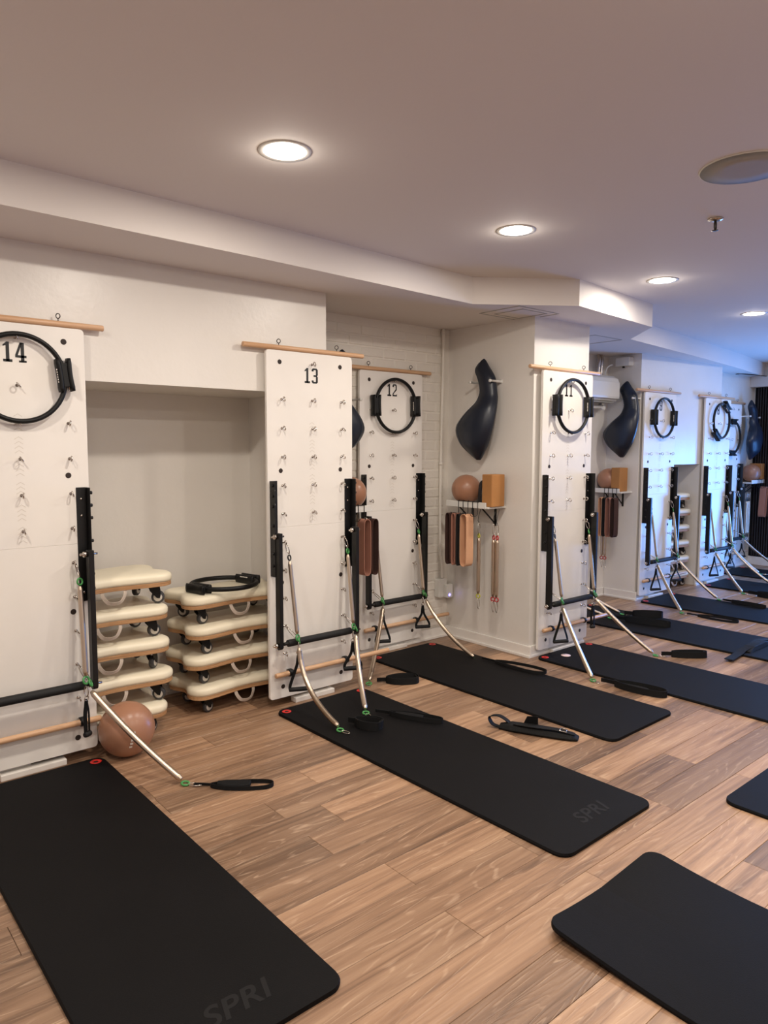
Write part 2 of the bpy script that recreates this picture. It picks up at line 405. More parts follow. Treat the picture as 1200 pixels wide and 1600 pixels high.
# ------------------------------------------------------------ springboards
BW, ZT, ZB, ZSEAM = .61, 2.0765, .05, 1.065
THK = .019
def eyebolt_mesh():
    b = MB(); b.lathe([(.0075, 0), (.0075, -.002), (.003, -.0025), (.003, -.016)], seg=10, ax='y')
    b.ring((.0, -.029, .0), (1, -.15, .25), .0125, .0031, 14, 6); return b.mesh('eyebolt')
EYE = eyebolt_mesh()
HOLE = MB().lathe([(.0135, -.0012), (.0115, -.0016), (.0005, -.0010)], seg=16, ax='y').mesh('bolt_hole')
SCREW = MB().lathe([(.0065, -.001), (.0055, -.004), (.0005, -.005)], seg=10, ax='y').mesh('screw')
KNOB = MB().lathe([(.0085, 0), (.0085, .012), (.006, .014), (.0005, .014)], seg=10, ax='x').mesh('bolt')
KNOBL = MB().lathe([(.0085, 0), (.0085, -.006), (.006, -.008), (.0005, -.008)], seg=10, ax='x').mesh('bolt')
PIVOT = MB().cyl((-.045, 0, 0), (.035, 0, 0), .006, 10).cyl((-.03, 0, 0), (-.014, 0, 0), .014, 10).mesh('pivot_bolt')
def panel_mesh(z0, z1, top):
    r = .018
    if top: o = [(0, z0), (BW, z0)] + [(BW - r + r * math.cos(PI / 2 * k / 4), z1 - r + r * math.sin(PI / 2 * k / 4)) for k in range(5)] + [(r - r * math.sin(PI / 2 * k / 4), z1 - r + r * math.cos(PI / 2 * k / 4)) for k in range(5)]
    else: o = [(0, z1), (BW, z1)] + [(BW - r + r * math.cos(PI / 2 * k / 4), z0 + r - r * math.sin(PI / 2 * k / 4)) for k in range(5)] + [(r - r * math.sin(PI / 2 * k / 4), z0 + r - r * math.cos(PI / 2 * k / 4)) for k in range(5)]
    me = MB().prism(o, 0, THK, 'y').mesh('panel'); bev(me, .001, 1, 1.0); return me
PAN_U, PAN_L = panel_mesh(ZSEAM + .0004, ZT, True), panel_mesh(ZB, ZSEAM - .0002, False)
def chev():
    b = MB(); z = 1.09; i = 0
    while z < 1.70:
        if i % 5 != 4:
            for s in (-1, 1):
                b.add([(.308, -.0006, z + .012), (.308 + s * .018, -.0006, z), (.308 + s * .018, -.0006, z - .0035), (.308, -.0006, z + .0085)], [(0, 1, 2, 3)])
        z += .0205; i += 1
    return b.mesh('chevron', fix=False)
CHEV = chev()
RAIL = MB().box(-.004, 0, -.052, 0, .785, 1.335).box(-.05, -.004, -.004, 0, .785, 1.335).mesh('rail'); bev(RAIL, .0015, 1)
RAILL = MB().box(0, .004, -.052, 0, .785, 1.335).box(.004, .05, -.004, 0, .785, 1.335).mesh('rail'); bev(RAILL, .0015, 1)
ARM = MB().prism([(-.023, .38)] + [(.023 * math.cos(a), .385 + .023 * math.sin(a)) for a in (-2.4, -1.57, -.75)] + [(.023, .385), (.023, 1.04), (-.023, 1.04)], -.012, .012, 'x').mesh('arm'); bev(ARM, .002, 1)
DIG = {}
def quadseg(*p): return [tuple(q) for q in p]
DIG['1'] = [[(.2, 0), (.37, 0), (.37, 1), (.24, 1), (.2, .96)], [(.06, 0), (.51, 0), (.51, .13), (.06, .13)], [(.2, .96), (.06, .84), (.06, .76), (.2, .82)]]
DIG['4'] = [[(.28, .05), (.45, .05), (.45, 1), (.28, 1)], [(.18, 0), (.56, 0), (.56, .1), (.18, .1)], [(0, .24), (.56, .24), (.56, .36), (0, .36)], [(0, .36), (.13, .36), (.36, 1), (.24, 1)]]
def loopseg(z0, z1, sides):
    t = .17; W = .53; c = .1; o = []
    if 'b' in sides: o.append([(c, z0), (W - c, z0), (W - c, z0 + .11), (c, z0 + .11)])
    if 't' in sides: o.append([(c, z1 - .11), (W - c, z1 - .11), (W - c, z1), (c, z1)])
    if 'l' in sides: o.append([(0, z0 + c), (c, z0), (t, z0 + .11), (t, z1 - .11), (c, z1), (0, z1 - c)])
    if 'r' in sides: o.append([(W, z0 + c), (W, z1 - c), (W - c, z1), (W - t, z1 - .11), (W - t, z0 + .11), (W - c, z0)])
    if 'L' in sides: o.append([(0, z0 + .62 * (z1 - z0)), (t, z0 + .62 * (z1 - z0)), (t, z1 - .11), (c, z1), (0, z1 - c)])
    if 'M' in sides: o.append([(0, z0 + c), (c, z0), (t, z0 + .11), (t, z0 + .38 * (z1 - z0)), (0, z0 + .38 * (z1 - z0))])
    return o
DIG['8'] = loopseg(.47, 1, 'btlr') + loopseg(0, .53, 'btlr')
DIG['9'] = loopseg(.42, 1, 'btlr') + loopseg(0, 1, 'brM')
DIG['3'] = [p for p in loopseg(.47, 1, 'trL') + loopseg(0, .53, 'brM')] + [[(.16, .45), (.42, .45), (.42, .56), (.16, .56)]]
DIG['2'] = loopseg(.36, 1, 'tL') + [[(.37, .6), (.5, .54), (.5, .9), (.4, 1), (.37, .89)], [(.37, .6), (.5, .54), (.13, .2), (0, .2)], [(0, 0), (.13, 0), (.13, .2), (0, .2)], [(.1, 0), (.52, 0), (.52, .12), (.1, .12)], [(.44, .1), (.52, .1), (.52, .2), (.48, .2)]]
def number_mesh(s, h=.088):
    h = h if len(s) > 1 else .1
    b = MB(); wd = .62 * h; x0 = .305 - (len(s) * wd - .08 * h) / 2
    for i, ch in enumerate(s):
        for poly in DIG[ch]:
            n = len(poly); b.add([(x0 + i * wd + px * h * .95, -.0009, 1.903 + pz * h) for px, pz in poly], [tuple(range(n))])
    me = b.mesh('number', fix=False)
    for p in me.polygons:
        if p.normal.y > 0: p.flip()
    return me

def springboard(n, x0, y0, label, show='lr', skip_eyes=()):
    t = thing('springboard', label, 'exercise board', (x0, y0, 0), 0, 'wall springboards')
    pu = link('panel', PAN_U, 'board', t); link('panel', PAN_L, 'board', t)
    for u in (.06, .50):
        MB().box(u, u + .05, THK, .0495, .12, ZT - .06).build('mounting_batten', 'trim_paint', t)
    for k in range(10):
        z = 1.801 - .1648 * k
        for u in (.098, .525): link('eyebolt', EYE, 'chrome', t, (u, 0, z), (0, rnd.uniform(-.5, .5), 0))
        if k < 5: link('eyebolt', EYE, 'chrome', t, (.311, 0, z), (0, rnd.uniform(-.5, .5), 0))
    link('eyebolt', EYE, 'chrome', t, (.311, 0, 2.012))
    for z in (2.012, 1.393, .74, .118):
        for u in (.088, .517): link('bolt_hole', HOLE, 'hole', t, (u, 0, z))
    stuff(link('chevron_marks', CHEV, 'groove_shade', t))
    if n: link('number', number_mesh(n), 'black_print', t)
    for me, u, sgn in ((RAILL, .012, -1), (RAIL, .598, 1)):
        r = link('rail', me, 'black_metal', t, (u, -.0005, 0))
        for z in (1.28, 1.20, .83): link('screw', SCREW, 'chrome', r, (-sgn * .028, -.004, z))
        for z in (1.31, 1.25, 1.19, .92, .85, 1.08):
            link('bolt', KNOB if sgn > 0 else KNOBL, 'black_metal', r, (0, -.034, z))
    # push-through bar hinged on the rails
    y = -.075
    pb = MB().cyl((.045, y, .395), (.565, y, .395), .010, 10).build('push_through_bar', 'black_metal', t)
    MB().lathe([(.0005, .075), (.0195, .075), (.021, .079), (.021, .531), (.0195, .535), (.0005, .535)], (0, y, .395), 18, 'x').build('foam_sleeve', 'foam', pb)
    for u, dx in ((.028, 0), (.582, 0)):
        link('arm', ARM, 'black_metal', pb, (u, y + .008, 0))
        link('pivot_bolt', PIVOT, 'chrome', pb, (u, y + .012, 1.02)); link('pivot_bolt', PIVOT, 'chrome', pb, (u, y + .008, .39))
    for u in (.125, .535):
        MB().tube([(u, -.002, .215), (u, -.012, .219), (u, -.034, .217), (u, -.046, .2), (u, -.034, .183), (u, -.012, .181), (u, -.002, .185)], .016, 6, rad2=.003, up=(0, 0, 1)).build('dowel_clip', 'rubber', t)
    MB().box(.17, .46, -.01, .045, .0, .03).build('foot_block', 'paint', t, bevel=.004)
    return t
def dowel_top(n, x0, y0, a=-.142, b=.705, tilt=0.0):
    t = thing('wooden_dowel', 'pale wooden dowel resting along the top edge of springboard %s' % n, 'dowel', (x0, y0 + .010, ZT + .0165), 0, 'dowels on top of the boards')
    MB().lathe([(.0005, a), (.0125, a), (.0145, a + .003), (.0145, b - .003), (.0125, b), (.0005, b)], seg=16, ax='x').build('rod', 'dowel_wood', t)
    for u in (.09, .5):
        m = MB(); m.cyl((u, 0, .012), (u, 0, .026), .0025, 6); m.ring((u, 0, .036), (.8, .6, .1), .011, .0024, 14, 6); m.build('eye_screw', 'dark_steel', t)
def dowel_low(n, x0, y0, a=.02, b=.885):
    tag(MB().lathe([(.0005, a), (.0125, a), (.0145, a + .003), (.0145, b - .003), (.0125, b), (.0005, b)], seg=16, ax='x').build('wooden_roller_bar', 'dowel_wood', None, (x0, y0 - .029, .2)),
        'wooden bar held by black clips across the foot of springboard %s' % n, 'dowel', 'bars clipped low on the boards')
def exercise_ring(center, rot, label, flat=False):
    t = thing('exercise_ring', label, 'pilates ring', center, 0, 'black pilates rings')
    R = .192
    if flat: t.rotation_euler = (0, 0, rot)
    else: t.rotation_euler = (PI / 2, rot, 0)     # ring plane parallel to the board
    MB().tube([(R * math.cos(2 * PI * k / 56), R * math.sin(2 * PI * k / 56), 0) for k in range(56)], .0115, 10, closed=True, up=(0, 0, 1), rad2=.014).build('hoop', 'rubber', t)
    for s in (-1, 1):
        for rr, bow in ((R + .021, .004), (R - .021, -.003)):
            pts = []
            for k in range(9):
                a = (k / 8 - .5); xx = rr + bow * (2 * a) ** 2 * 1.3
                pts.append((s * xx, a * .15, 0))
            p = MB().tube([pts[0]] + pts + [pts[-1]], [.001, .009] + [.0135] * 7 + [.009, .001], 10, up=(0, 0, 1), rad2=.027).build('pad', 'rubber', t)
            if bow < 0 and s > 0:
                lg = MB()
                for k in range(6):
                    lg.box(-.0012, .0008, -.032 + k * .011, -.032 + k * .011 + .0065, .0, .006)
                lg.build('logo', 'white_print', p, (s * rr - .0138, 0, .012))
        MB().box(s * R - .018, s * R + .02, -.055, .055, -.016, .016).build('bridge', 'rubber', t, bevel=.004)
    return t
def coil(name, pts, r=.0135, parent=None, pitch=.0065):
    P = [Vector(p) for p in pts]; L = [0]
    for a, b in zip(P, P[1:]): L.append(L[-1] + (b - a).length)
    n = max(10, int(L[-1] / pitch)) * 2; out = []; rad = []; j = 0
    for i in range(n + 1):
        s = L[-1] * i / n
        while j < len(L) - 2 and L[j + 1] < s: j += 1
        f = (s - L[j]) / max(1e-9, L[j + 1] - L[j]); out.append(P[j].lerp(P[j + 1], f))
        tp = min(1, min(s, L[-1] - s) / .018)
        rad.append((r if i % 2 else r - .0016) * (.55 + .45 * tp))
    m = MB().tube(out, rad, 10); return m.build(name, 'spring_steel', parent)
def snap(parent, a, b, name='snap_hook', m='chrome'):
    a, b = Vector(a), Vector(b); d = (b - a); L = d.length; d.normalize()
    q = Vector((0, 0, 1)) if abs(d.z) < .8 else Vector((1, 0, 0)); e = d.cross(q).normalized(); w = min(.011, L * .28)
    pts = [a, a + d * L * .3 + e * w, a + d * L * .75 + e * w, b, a + d * L * .75 - e * w, a + d * L * .3 - e * w]
    return MB().tube(catmull(pts, 4, True), .0026, 6, closed=True).build(name, m, parent)
GREEN = ['ring_green']
def spring_upper(n, x0, y0, u, dark=True):
    E0 = Vector((x0 + u, y0 - .03, .975)); bx = x0 + (.118 if u < .3 else .528)
    t = thing('coil_spring', 'short upright spring above the padded bar of springboard %s, %s side' % (WORD[n], SIDE[n][u > .3]), 'spring', (0, 0, 0), 0, 'upper springs of board %s' % WORD[n])
    A = E0 + Vector((.012, -.016, -.075)); B = Vector((bx, y0 - .115, .43))
    d = (B - A).normalized()
    snap(t, E0, A + Vector((0, 0, .012)))
    MB().ring(A + d * .01, (.5, -1, .2), .015, .0045).build('end_ring', 'ring_dark' if dark else 'ring_green', t)
    coil('coil', [A + d * .03, A.lerp(B, .5), B - d * .02], .0132, t)
    MB().ring(B, (.5, -1, .2), .017, .005).build('end_ring', 'ring_green', t)
def spring_lower(n, x0, y0, u, E, sag=.1, z0=.40, strap_snap=True):
    bx = x0 + (.122 if u < .3 else .545); S = Vector((bx, y0 - .115, z0)); base = .015 if len(E) > 2 else 0.0; E = Vector((E[0], E[1], base + .019))
    t = thing('coil_spring', 'long spring reaching the floor from springboard %s, %s side' % (WORD[n], SIDE[n][u > .3]), 'spring', (0, 0, 0), 0, 'floor springs of board %s' % WORD[n])
    ey = Vector((x0 + (.098 if u < .3 else .525), y0 - .03, .478))
    MB().ring(S + Vector((.004, 0, .012)), (1, -.5, .4), .016, .0045).build('end_ring', 'ring_green', t)
    snap(t, ey, S + Vector((0, 0, .02)))
    h = E - S; d = h.normalized(); S2 = S + Vector((0, 0, -.02)) + d * .01
    hor = Vector((h.x, h.y, 0))
    hn = hor.normalized(); bow = (Vector((0, 0, -.55)) - hn * .8) * (sag * .16)
    p1 = S2 + h * .33 + bow * 1.2; p2 = S2 + h * .66 + bow * .8
    p2.z = max(p2.z, .05)
    coil('coil', bez(S2, p1, p2, E - d * .006, 16), .0155, t)
    MB().ring((E.x + hn.x * .016, E.y + hn.y * .016, base + .008), (hn.x * .15, hn.y * .15, 1), .017, .005).build('end_ring', 'ring_green', t)
    if strap_snap:
        f = hor.normalized(); snap(t, (E.x + f.x * .028, E.y + f.y * .028, base + .008), (E.x + f.x * .085 + .015, E.y + f.y * .085, base + .008))
def handle(n, x0, y0, u, ang=.3, tall=.20, z1=.335, edge=False):
    bx = x0 + (.13 if u < .3 else .53); y = y0 - .105
    t = thing('hand_strap', 'black webbing hand grip under the bar of springboard %s, %s side' % (WORD[n], SIDE[n][u > .3]), 'handle', (bx, y, z1), ang, 'hand grips of board %s' % WORD[n])
    snap(t, (0, 0, .065), (0, 0, .012)); MB().ring((0, 0, .005), (0, 1, 0), .012, .0025, 14, 6).build('d_ring', 'chrome', t)
    hw = .012 if edge else .052
    hp = catmull([(-hw, 0, -tall), (-hw * .95, 0, -tall + .03), (-.012, 0, -.075), (-.005, 0, -.03), (0, 0, -.006), (.005, 0, -.03), (.012, 0, -.075), (hw * .95, 0, -tall + .03), (hw, 0, -tall)], 4)
    MB().ribbon(hp, [(hp[min(i + 1, len(hp) - 1)] - hp[max(i - 1, 0)]).normalized().cross(Vector((0, 1, 0))) + Vector((0, .5, 0)) for i in range(len(hp))], .017, .004).build('strap', 'webbing', t)
    MB().lathe([(.0005, -hw - .006), (.012, -hw - .006), (.0135, -hw), (.0135, hw), (.012, hw + .006), (.0005, hw + .006)], (0, 0, -tall), 12, 'x').build('grip', 'foam', t)

WORD = {'14': 'fourteen', '13': 'thirteen', '12': 'twelve', '11': 'eleven', '10': 'inside the alcove', '9': 'nine', '8': 'eight', '7': 'by the slatted wall'}
SIDE = {'14': ('wall', 'niche'), '13': ('niche', 'brick recess'), '12': ('board thirteen', 'column'), '11': ('brick recess', 'alcove'), '10': ('column', 'air conditioner'), '9': ('alcove', 'far niche'), '8': ('far niche', 'last recess'), '7': ('board eight', 'slatted wall')}
# number, x left, front plane y
LB = {'14': 'white springboard numbered fourteen with a black ring, left of the niche of stacked boards',
      '13': 'white springboard numbered thirteen without a ring, between the niche and the brick recess',
      '12': 'white springboard numbered twelve on the painted brick wall of the recess',
      '11': 'white springboard numbered eleven on the front of the square column',
      '10': 'white springboard mostly hidden in the alcove behind the column',
      '9': 'white springboard numbered nine beyond the alcove, beside the far niche',
      '8': 'white springboard numbered eight on the far side of the far niche',
      '7': 'bluish lit white springboard deep in the last recess by the slatted wall'}
BD = {'14': (-.61, 0.0), '13': (.9918, 0.0), '12': (2.044, .481), '11': (3.037, -.3565), '10': (3.80, .575), '9': (5.398, .212), '8': (6.651, .212), '7': (7.63, .51)}
for n, (x, y) in BD.items():
    springboard(n if n not in ('10', '7') else '', x, y, LB[n])
    nm = WORD[n]
    dowel_top(nm, x, y); dowel_low(nm, x, y, *((.02, .62) if n in ('14', '8') else (.02, .885)))
    for u in (.098, .525):
        if n == '14' and u < .3: continue
        spring_upper(n, x, y, u, dark=(u < .3))
    for u in (.098, .525):
        if n == '14' and u < .3: continue
        handle(n, x, y, u, ang=(-.45 if n != '14' else .5), tall=.215 if u < .3 else .17, edge=(n == '14' or (n == '11' and u > .3)))
for n, u, E, sag in (('14', .525, (.184, -.56), .08), ('13', .098, (1.081, -.544, .035), .75), ('13', .525, (1.351, -.439, .035), .35), ('12', .098, (1.721, -.021), .25), ('12', .525, (2.638, -.098), .32),
                     ('11', .098, (2.882, -.917), .05), ('11', .525, (3.72, -.883), .05), ('10', .098, (4.443, -.046, .035), .1), ('10', .525, (4.66, -.034, .035), .1),
                     ('9', .098, (5.209, -.327), .1), ('9', .525, (5.982, -.308, .035), .05), ('8', .098, (6.572, -.298), .1), ('8', .525, (7.222, -.33, .035), .15), ('7', .098, (7.847, .054, .035), .1), ('7', .525, (8.36, -.02), .1)):
    spring_lower(n, *BD[n], u, E, sag)
def hang_ring(n, rot, lb, dz=0, du=0):
    x, y = BD[n]; exercise_ring((x + .315 + du, y - .036, 1.832 + dz), rot, lb)
hang_ring('14', -.12, 'black pilates ring hanging around the number fourteen')
hang_ring('12', -.02, 'black pilates ring hanging around the number twelve')
hang_ring('11', .0, 'black pilates ring hanging around the number eleven')
hang_ring('9', .0, 'black pilates ring hanging around the number nine')
hang_ring('8', -.95, 'black pilates ring with slanted pads hanging around the number eight')
hang_ring('7', PI / 2, 'black pilates ring with pads at top and bottom in the last recess', -.17)

# ------------------------------------------------------------ mats
def mat_mesh(L, W, th=.015, curl=None, r=.055):
    ys = sorted(set([r * (1 - math.cos(PI / 2 * k / 6)) for k in range(7)] + [r + (L - 2 * r) * k / 14 for k in range(15)] + [L - r * (1 - math.cos(PI / 2 * k / 6)) for k in range(7)] + ([.02 * k + .06 for k in range(16)] if curl else [])))
    loops = []; nx = 8
    for y in ys:
        d = min(y, L - y); ins = 0 if d >= r else r - math.sqrt(max(0, r * r - (r - d) ** 2))
        h = W / 2 - ins; top = []; bot = []
        for k in range(nx + 1):
            x = -h + 2 * h * k / nx; z = curl(x, y) if curl else 0
            top.append((x, -y, z + th)); bot.append((x, -y, z))
        # small round-over on the long edges
        e = .003
        l = bot + [(h + .0015, -y, top[-1][2] - th * .5)] + [(p[0] * (1 - e / max(h, .01)), p[1], p[2]) for p in reversed(top)] + [(-h - .0015, -y, top[0][2] - th * .5)]
        loops.append(l)
    return MB().loft(loops, smooth=False).mesh('mat')
MATFLAT = mat_mesh(1.975, .645)
GHOLE = MB().lathe([(.0125, .0012), (.0005, .0013)], seg=20).mesh('hole')
MT = .015
GROM = MB().lathe([(.024, 0), (.027, .0022), (.024, .0032), (.013, .0028), (.011, .0005)], seg=24).mesh('grommet')
cu = bpy.data.curves.new('lettering', 'FONT'); cu.body = 'SPRI'; cu.size = .105; cu.shear = .3; cu.extrude = .0004; cu.offset = .002; cu.space_character = 1.05; cu.align_x = 'CENTER'
_to = bpy.data.objects.new('lettering_source', cu); col.objects.link(_to)
TXT = bpy.data.meshes.new_from_object(_to.evaluated_get(bpy.context.evaluated_depsgraph_get())); bpy.data.objects.remove(_to); TXT.name = 'lettering'
TXT.materials.clear()
def yoga_mat(cx, y, rot, label, grom=True, txt=True, group='black exercise mats', me=None, tx=.035, ty=-1.88):
    t = thing('exercise_mat', label, 'mat', (cx, y, 0), rot, group)
    link('mat_body', me or MATFLAT, 'mat_foam', t)
    if grom:
        for s in (-1, 1): link('hole', GHOLE, 'hole', link('grommet', GROM, 'grommet_red', t, (s * .275, -.05, MT)), )
    if txt: link('lettering', TXT, 'mat_emboss', t, (tx, ty, MT + .0001))
    return t
yoga_mat(-.32, -.05, .0, 'black mat with red eyelets lying below springboard fourteen')
yoga_mat(1.295, -.075, .012, 'black mat with red eyelets lying below springboard thirteen')
yoga_mat(2.385, .405, .01, 'black mat with red eyelets running out of the brick recess', txt=False)
m11 = yoga_mat(3.315, -.37, .0, 'black mat with red eyelets and a pale sticker below springboard eleven', txt=False)
MB().lathe([(.035, 0), (.035, .0012), (.0005, .0014)], (-.115, -.115, MT + .0001), 24).build('sticker', 'sticker', m11)
yoga_mat(4.535, .42, .0, 'black mat coming out of the alcove behind the column', txt=False)
yoga_mat(5.665, .185, .02, 'black mat lying below springboard nine', txt=False)
yoga_mat(6.98, .185, .03, 'black mat shining blue below springboard eight', txt=False)
yoga_mat(7.95, .46, .0, 'black mat shining blue in the last recess by the slatted wall', txt=False)
def curl(x, y):
    a = max(0, 1 - y / .42); b = max(0, -x / .32)
    return .03 * a * a * (.3 + .7 * max(0, x / .32)) + .02 * b * b * a
yoga_mat(.93, -2.25, .0, 'black mat with its end curling up on the open floor', grom=False, txt=False, me=mat_mesh(1.975, .645, curl=curl))
yoga_mat(2.205, -2.225, .0, 'flat black mat without eyelets on the open floor', grom=False, txt=False)

# ------------------------------------------------------------ straps on the floor
def strap_loop(label, A, B, w, h=.034, bend=.0, z=.002, laps=1, cuff=False):
    A = Vector((A[0], A[1], 0)); B = Vector((B[0], B[1], 0)); d = B - A; L = d.length; d.normalize(); e = Vector((-d.y, d.x, 0))
    t = thing('loop_strap', label, 'strap', (A.x, A.y, z), 0, 'black loop straps on the floor')
    def P(s, o): return d * (s * L) + e * (o + bend * math.sin(PI * s)) + Vector((0, 0, h / 2))
    for k in range(laps):
        ww = w * (1 - .28 * k)
        pts = [P(.22, -.004), P(.4, -ww * .8), P(.7, -ww), P(.93, -ww * .75), P(1 - .06 * k, 0), P(.93, ww * .75), P(.7, ww), P(.4, ww * .7)]
        q = MB().ribbon(catmull(pts, 4, True), [Vector((0, 0, 1)) + e * .18] * 32, h * (1 - .1 * k), .005, True).build('loop', 'webbing', t)
    MB().ribbon(catmull([P(0, 0), P(.1, .003), P(.26, 0)], 5), (0, 0, 1), h * .62, .007).build('tail', 'webbing', t)
    if cuff:
        MB().loft([[tuple(P(s, o) + Vector((0, 0, zz - h / 2))) for o, zz in ((-ww2, .003), (-ww2 * .8, .02), (ww2 * .8, .024), (ww2, .003))] for s, ww2 in ((.3, w * .4), (.4, w * .8), (.62, w * .85), (.72, w * .6))], smooth=False).build('padded_cuff', 'webbing', t, bevel=.004)
    return t
strap_loop('thin black loop strap on bare floor beside the mat of springboard fourteen', (.215, -.61), (.49, -.84), .036, .017, bend=-.01, cuff=True)
strap_loop('black strap standing in a curl on the mat of springboard thirteen', (1.18, -.5), (1.27, -.68), .05, .045, z=.0155, laps=2)
strap_loop('black folded strap lying flat across the mat of springboard thirteen', (1.4, -.47), (1.58, -.83), .03, .026, z=.0155, cuff=True)
strap_loop('coiled black strap on bare floor beside the mat of springboard twelve', (1.77, -.04), (2.0, -.19), .06, .04, laps=2)
strap_loop('black loop strap lying on the mat edge near the column', (2.655, -.16), (2.73, -.66), .055, .02, z=.0155)
strap_loop('bulky black cuff strap on the floor beside the mat of springboard eleven', (2.89, -.98), (2.95, -1.40), .05, .04, cuff=True)
strap_loop('black strap standing on edge between the mats of springboard eleven and the alcove', (3.75, -.93), (3.99, -1.15), .035, .045, laps=2)
strap_loop('crumpled black strap on the alcove mat behind the column', (4.67, -.07), (4.87, -.33), .045, .05, z=.0155, cuff=True)
strap_loop('long black strap folded on the alcove mat', (4.46, -.09), (4.58, -.56), .035, .045, z=.0155, laps=2)
strap_loop('black loop strap lying open beside the mat of springboard nine', (5.2, -.39), (5.23, -.84), .055, .02)
strap_loop('thin black strap on the mat of springboard nine', (5.985, -.36), (5.95, -.78), .03, .03, z=.0155)
strap_loop('thick black strap on the floor beside the mat of springboard eight', (6.57, -.36), (6.53, -.8), .04, .055, laps=2)
t = thing('strap_belt', 'dark padded belt lying across the end of the alcove mat', 'strap', (3.99, -1.29, .0155))
MB().ribbon(catmull([(0, -.02, .003), (.2, 0, .004), (.3, .01, .012), (.45, .0, .03), (.62, .02, .03), (.8, 0, .006)], 5), (0, 1, 0), .06, .006).build('belt', 'webbing', t)
MB().loft([[(x, -.05, 0), (x, -.035, h), (x, .035, h), (x, .05, 0)] for x, h in ((.3, .008), (.4, .03), (.6, .036), (.72, .012))], smooth=False).build('pad', 'webbing', t, bevel=.004)
# ankle cuff with velcro flaps and buckle, between the mats of 13 and 12
A = Vector((1.775, -1.0, 0)); B = Vector((1.985, -1.43, 0)); L = (B - A).length
t = thing('ankle_cuff', 'black padded ankle cuff with metal buckle on the floor between two mats', 'strap', A, math.atan2((B - A).y, (B - A).x))
MB().loft([[(x * L, -w * .8, .0), (x * L, -w, .012), (x * L, -w * .6, h), (x * L, w * .6, h + .004), (x * L, w, .012), (x * L, w * .8, 0)] for x, w, h in ((.12, .03, .02), (.25, .045, .034), (.5, .05, .036), (.75, .052, .034), (.93, .045, .026), (1.0, .03, .012))], smooth=False).build('pad', 'webbing', t, bevel=.004)
MB().ribbon(catmull([(.02, -.01, .02), (-.0, .01, .05), (.05, .02, .06), (.11, .01, .03), (.07, 0, .008)], 5, True), (.2, 1, 0), .03, .004, True).build('loop', 'webbing', t)
MB().loft([[(.18, .035, .03), (.26, .03, .034), (.26, .034, .036), (.18, .039, .032)], [(.2, .03, .075), (.26, .025, .085), (.26, .029, .085), (.2, .034, .075)]], smooth=False).build('flap', 'webbing', t)
MB().ribbon(catmull([(.14, -.01, .040), (.24, -.02, .043), (.36, -.01, .042), (.46, 0, .028)], 4), (0, 1, 0), .035, .004).build('strap', 'webbing', t)
bk = MB(); bk.tube([(.80 * L, -.02, .043), (.80 * L, .02, .043), (.87 * L, .02, .039), (.87 * L, -.02, .039)], .003, 6, closed=True); bk.build('buckle', 'chrome', t)

# ------------------------------------------------------------ rolling boards stacked in the niches
DL, DW = .66, .40
def dolly_outline(off=0.0):
    a, b, r = DL / 2 - off, DW / 2 - off, .085 - off * .6; o = []
    cs = ((a - r, -b + r, -PI / 2), (a - r, b - r, 0), (-a + r, b - r, PI / 2), (-a + r, -b + r, PI))
    for i, (cx, cy, a0) in enumerate(cs):
        for k in range(7):
            t_ = a0 + PI / 2 * k / 6; o.append((cx + r * math.cos(t_), cy + r * math.sin(t_)))
        nx, ny, _ = cs[(i + 1) % 4]; a1 = a0 + PI / 2
        p = Vector((cx + r * math.cos(a1), cy + r * math.sin(a1))); q = Vector((nx + r * math.cos(a1), ny + r * math.sin(a1)))
        dip = .034 if i % 2 == 0 else .03
        for k in range(1, 8):
            f = k / 8; m = p.lerp(q, f) - Vector((math.cos(a1), math.sin(a1))) * dip * math.sin(PI * f) ** 2; o.append((m.x, m.y))
    return o
def dolly_meshes():
    ply = MB().prism(dolly_outline(), .100, .122, 'z').mesh('plywood_base'); bev(ply, .002, 1, 1.0)
    o = dolly_outline; lp = []
    for off, z in ((.0, .1225), (-.003, .135), (-.003, .150), (.002, .160), (.014, .168), (.04, .172), (.09, .1725)):
        lp.append([(x, y, z) for x, y in o(off)])
    pad = MB().loft(lp).mesh('pad')
    wh = MB().lathe([(.0005, -.013), (.030, -.013), (.034, -.009), (.034, .009), (.030, .013), (.0005, .013)], (0, 0, 0), 22, 'y').mesh('wheel')
    hb = MB().lathe([(.0005, -.0145), (.008, -.0145), (.009, -.0135), (.022, -.0135), (.023, -.0125)], (0, 0, 0), 18, 'y').lathe([(.023, .0125), (.022, .0135), (.009, .0135), (.008, .0145), (.0005, .0145)], (0, 0, 0), 18, 'y').mesh('hub')
    ca = MB(); ca.box(-.034, .034, -.026, .026, .094, .0998)
    for s in (-1, 1): ca.prism([(-.028, .094), (.028, .094), (.036, .05), (.03, .028), (.016, .03), (-.02, .07)], s * .018 - .002, s * .018 + .002, 'y')
    ca = ca.mesh('caster'); bev(ca, .0015, 1)
    hp = catmull([(-.06, .004, .102), (-.055, -.004, .078), (-.036, -.012, .05), (-.014, -.016, .041), (.014, -.016, .041), (.036, -.012, .05), (.055, -.004, .078), (.06, .004, .102)], 5); hw = []
    for i in range(len(hp)):
        tv = (hp[min(i + 1, len(hp) - 1)] - hp[max(i - 1, 0)]).normalized(); hw.append(tv.cross(Vector((0, .9, .43))))
    hd = MB().ribbon(hp, hw, .019, .003).mesh('handle')
    return ply, pad, ca, wh, hb, hd
DPLY, DPAD, DCA, DWH, DHB, DHD = dolly_meshes()
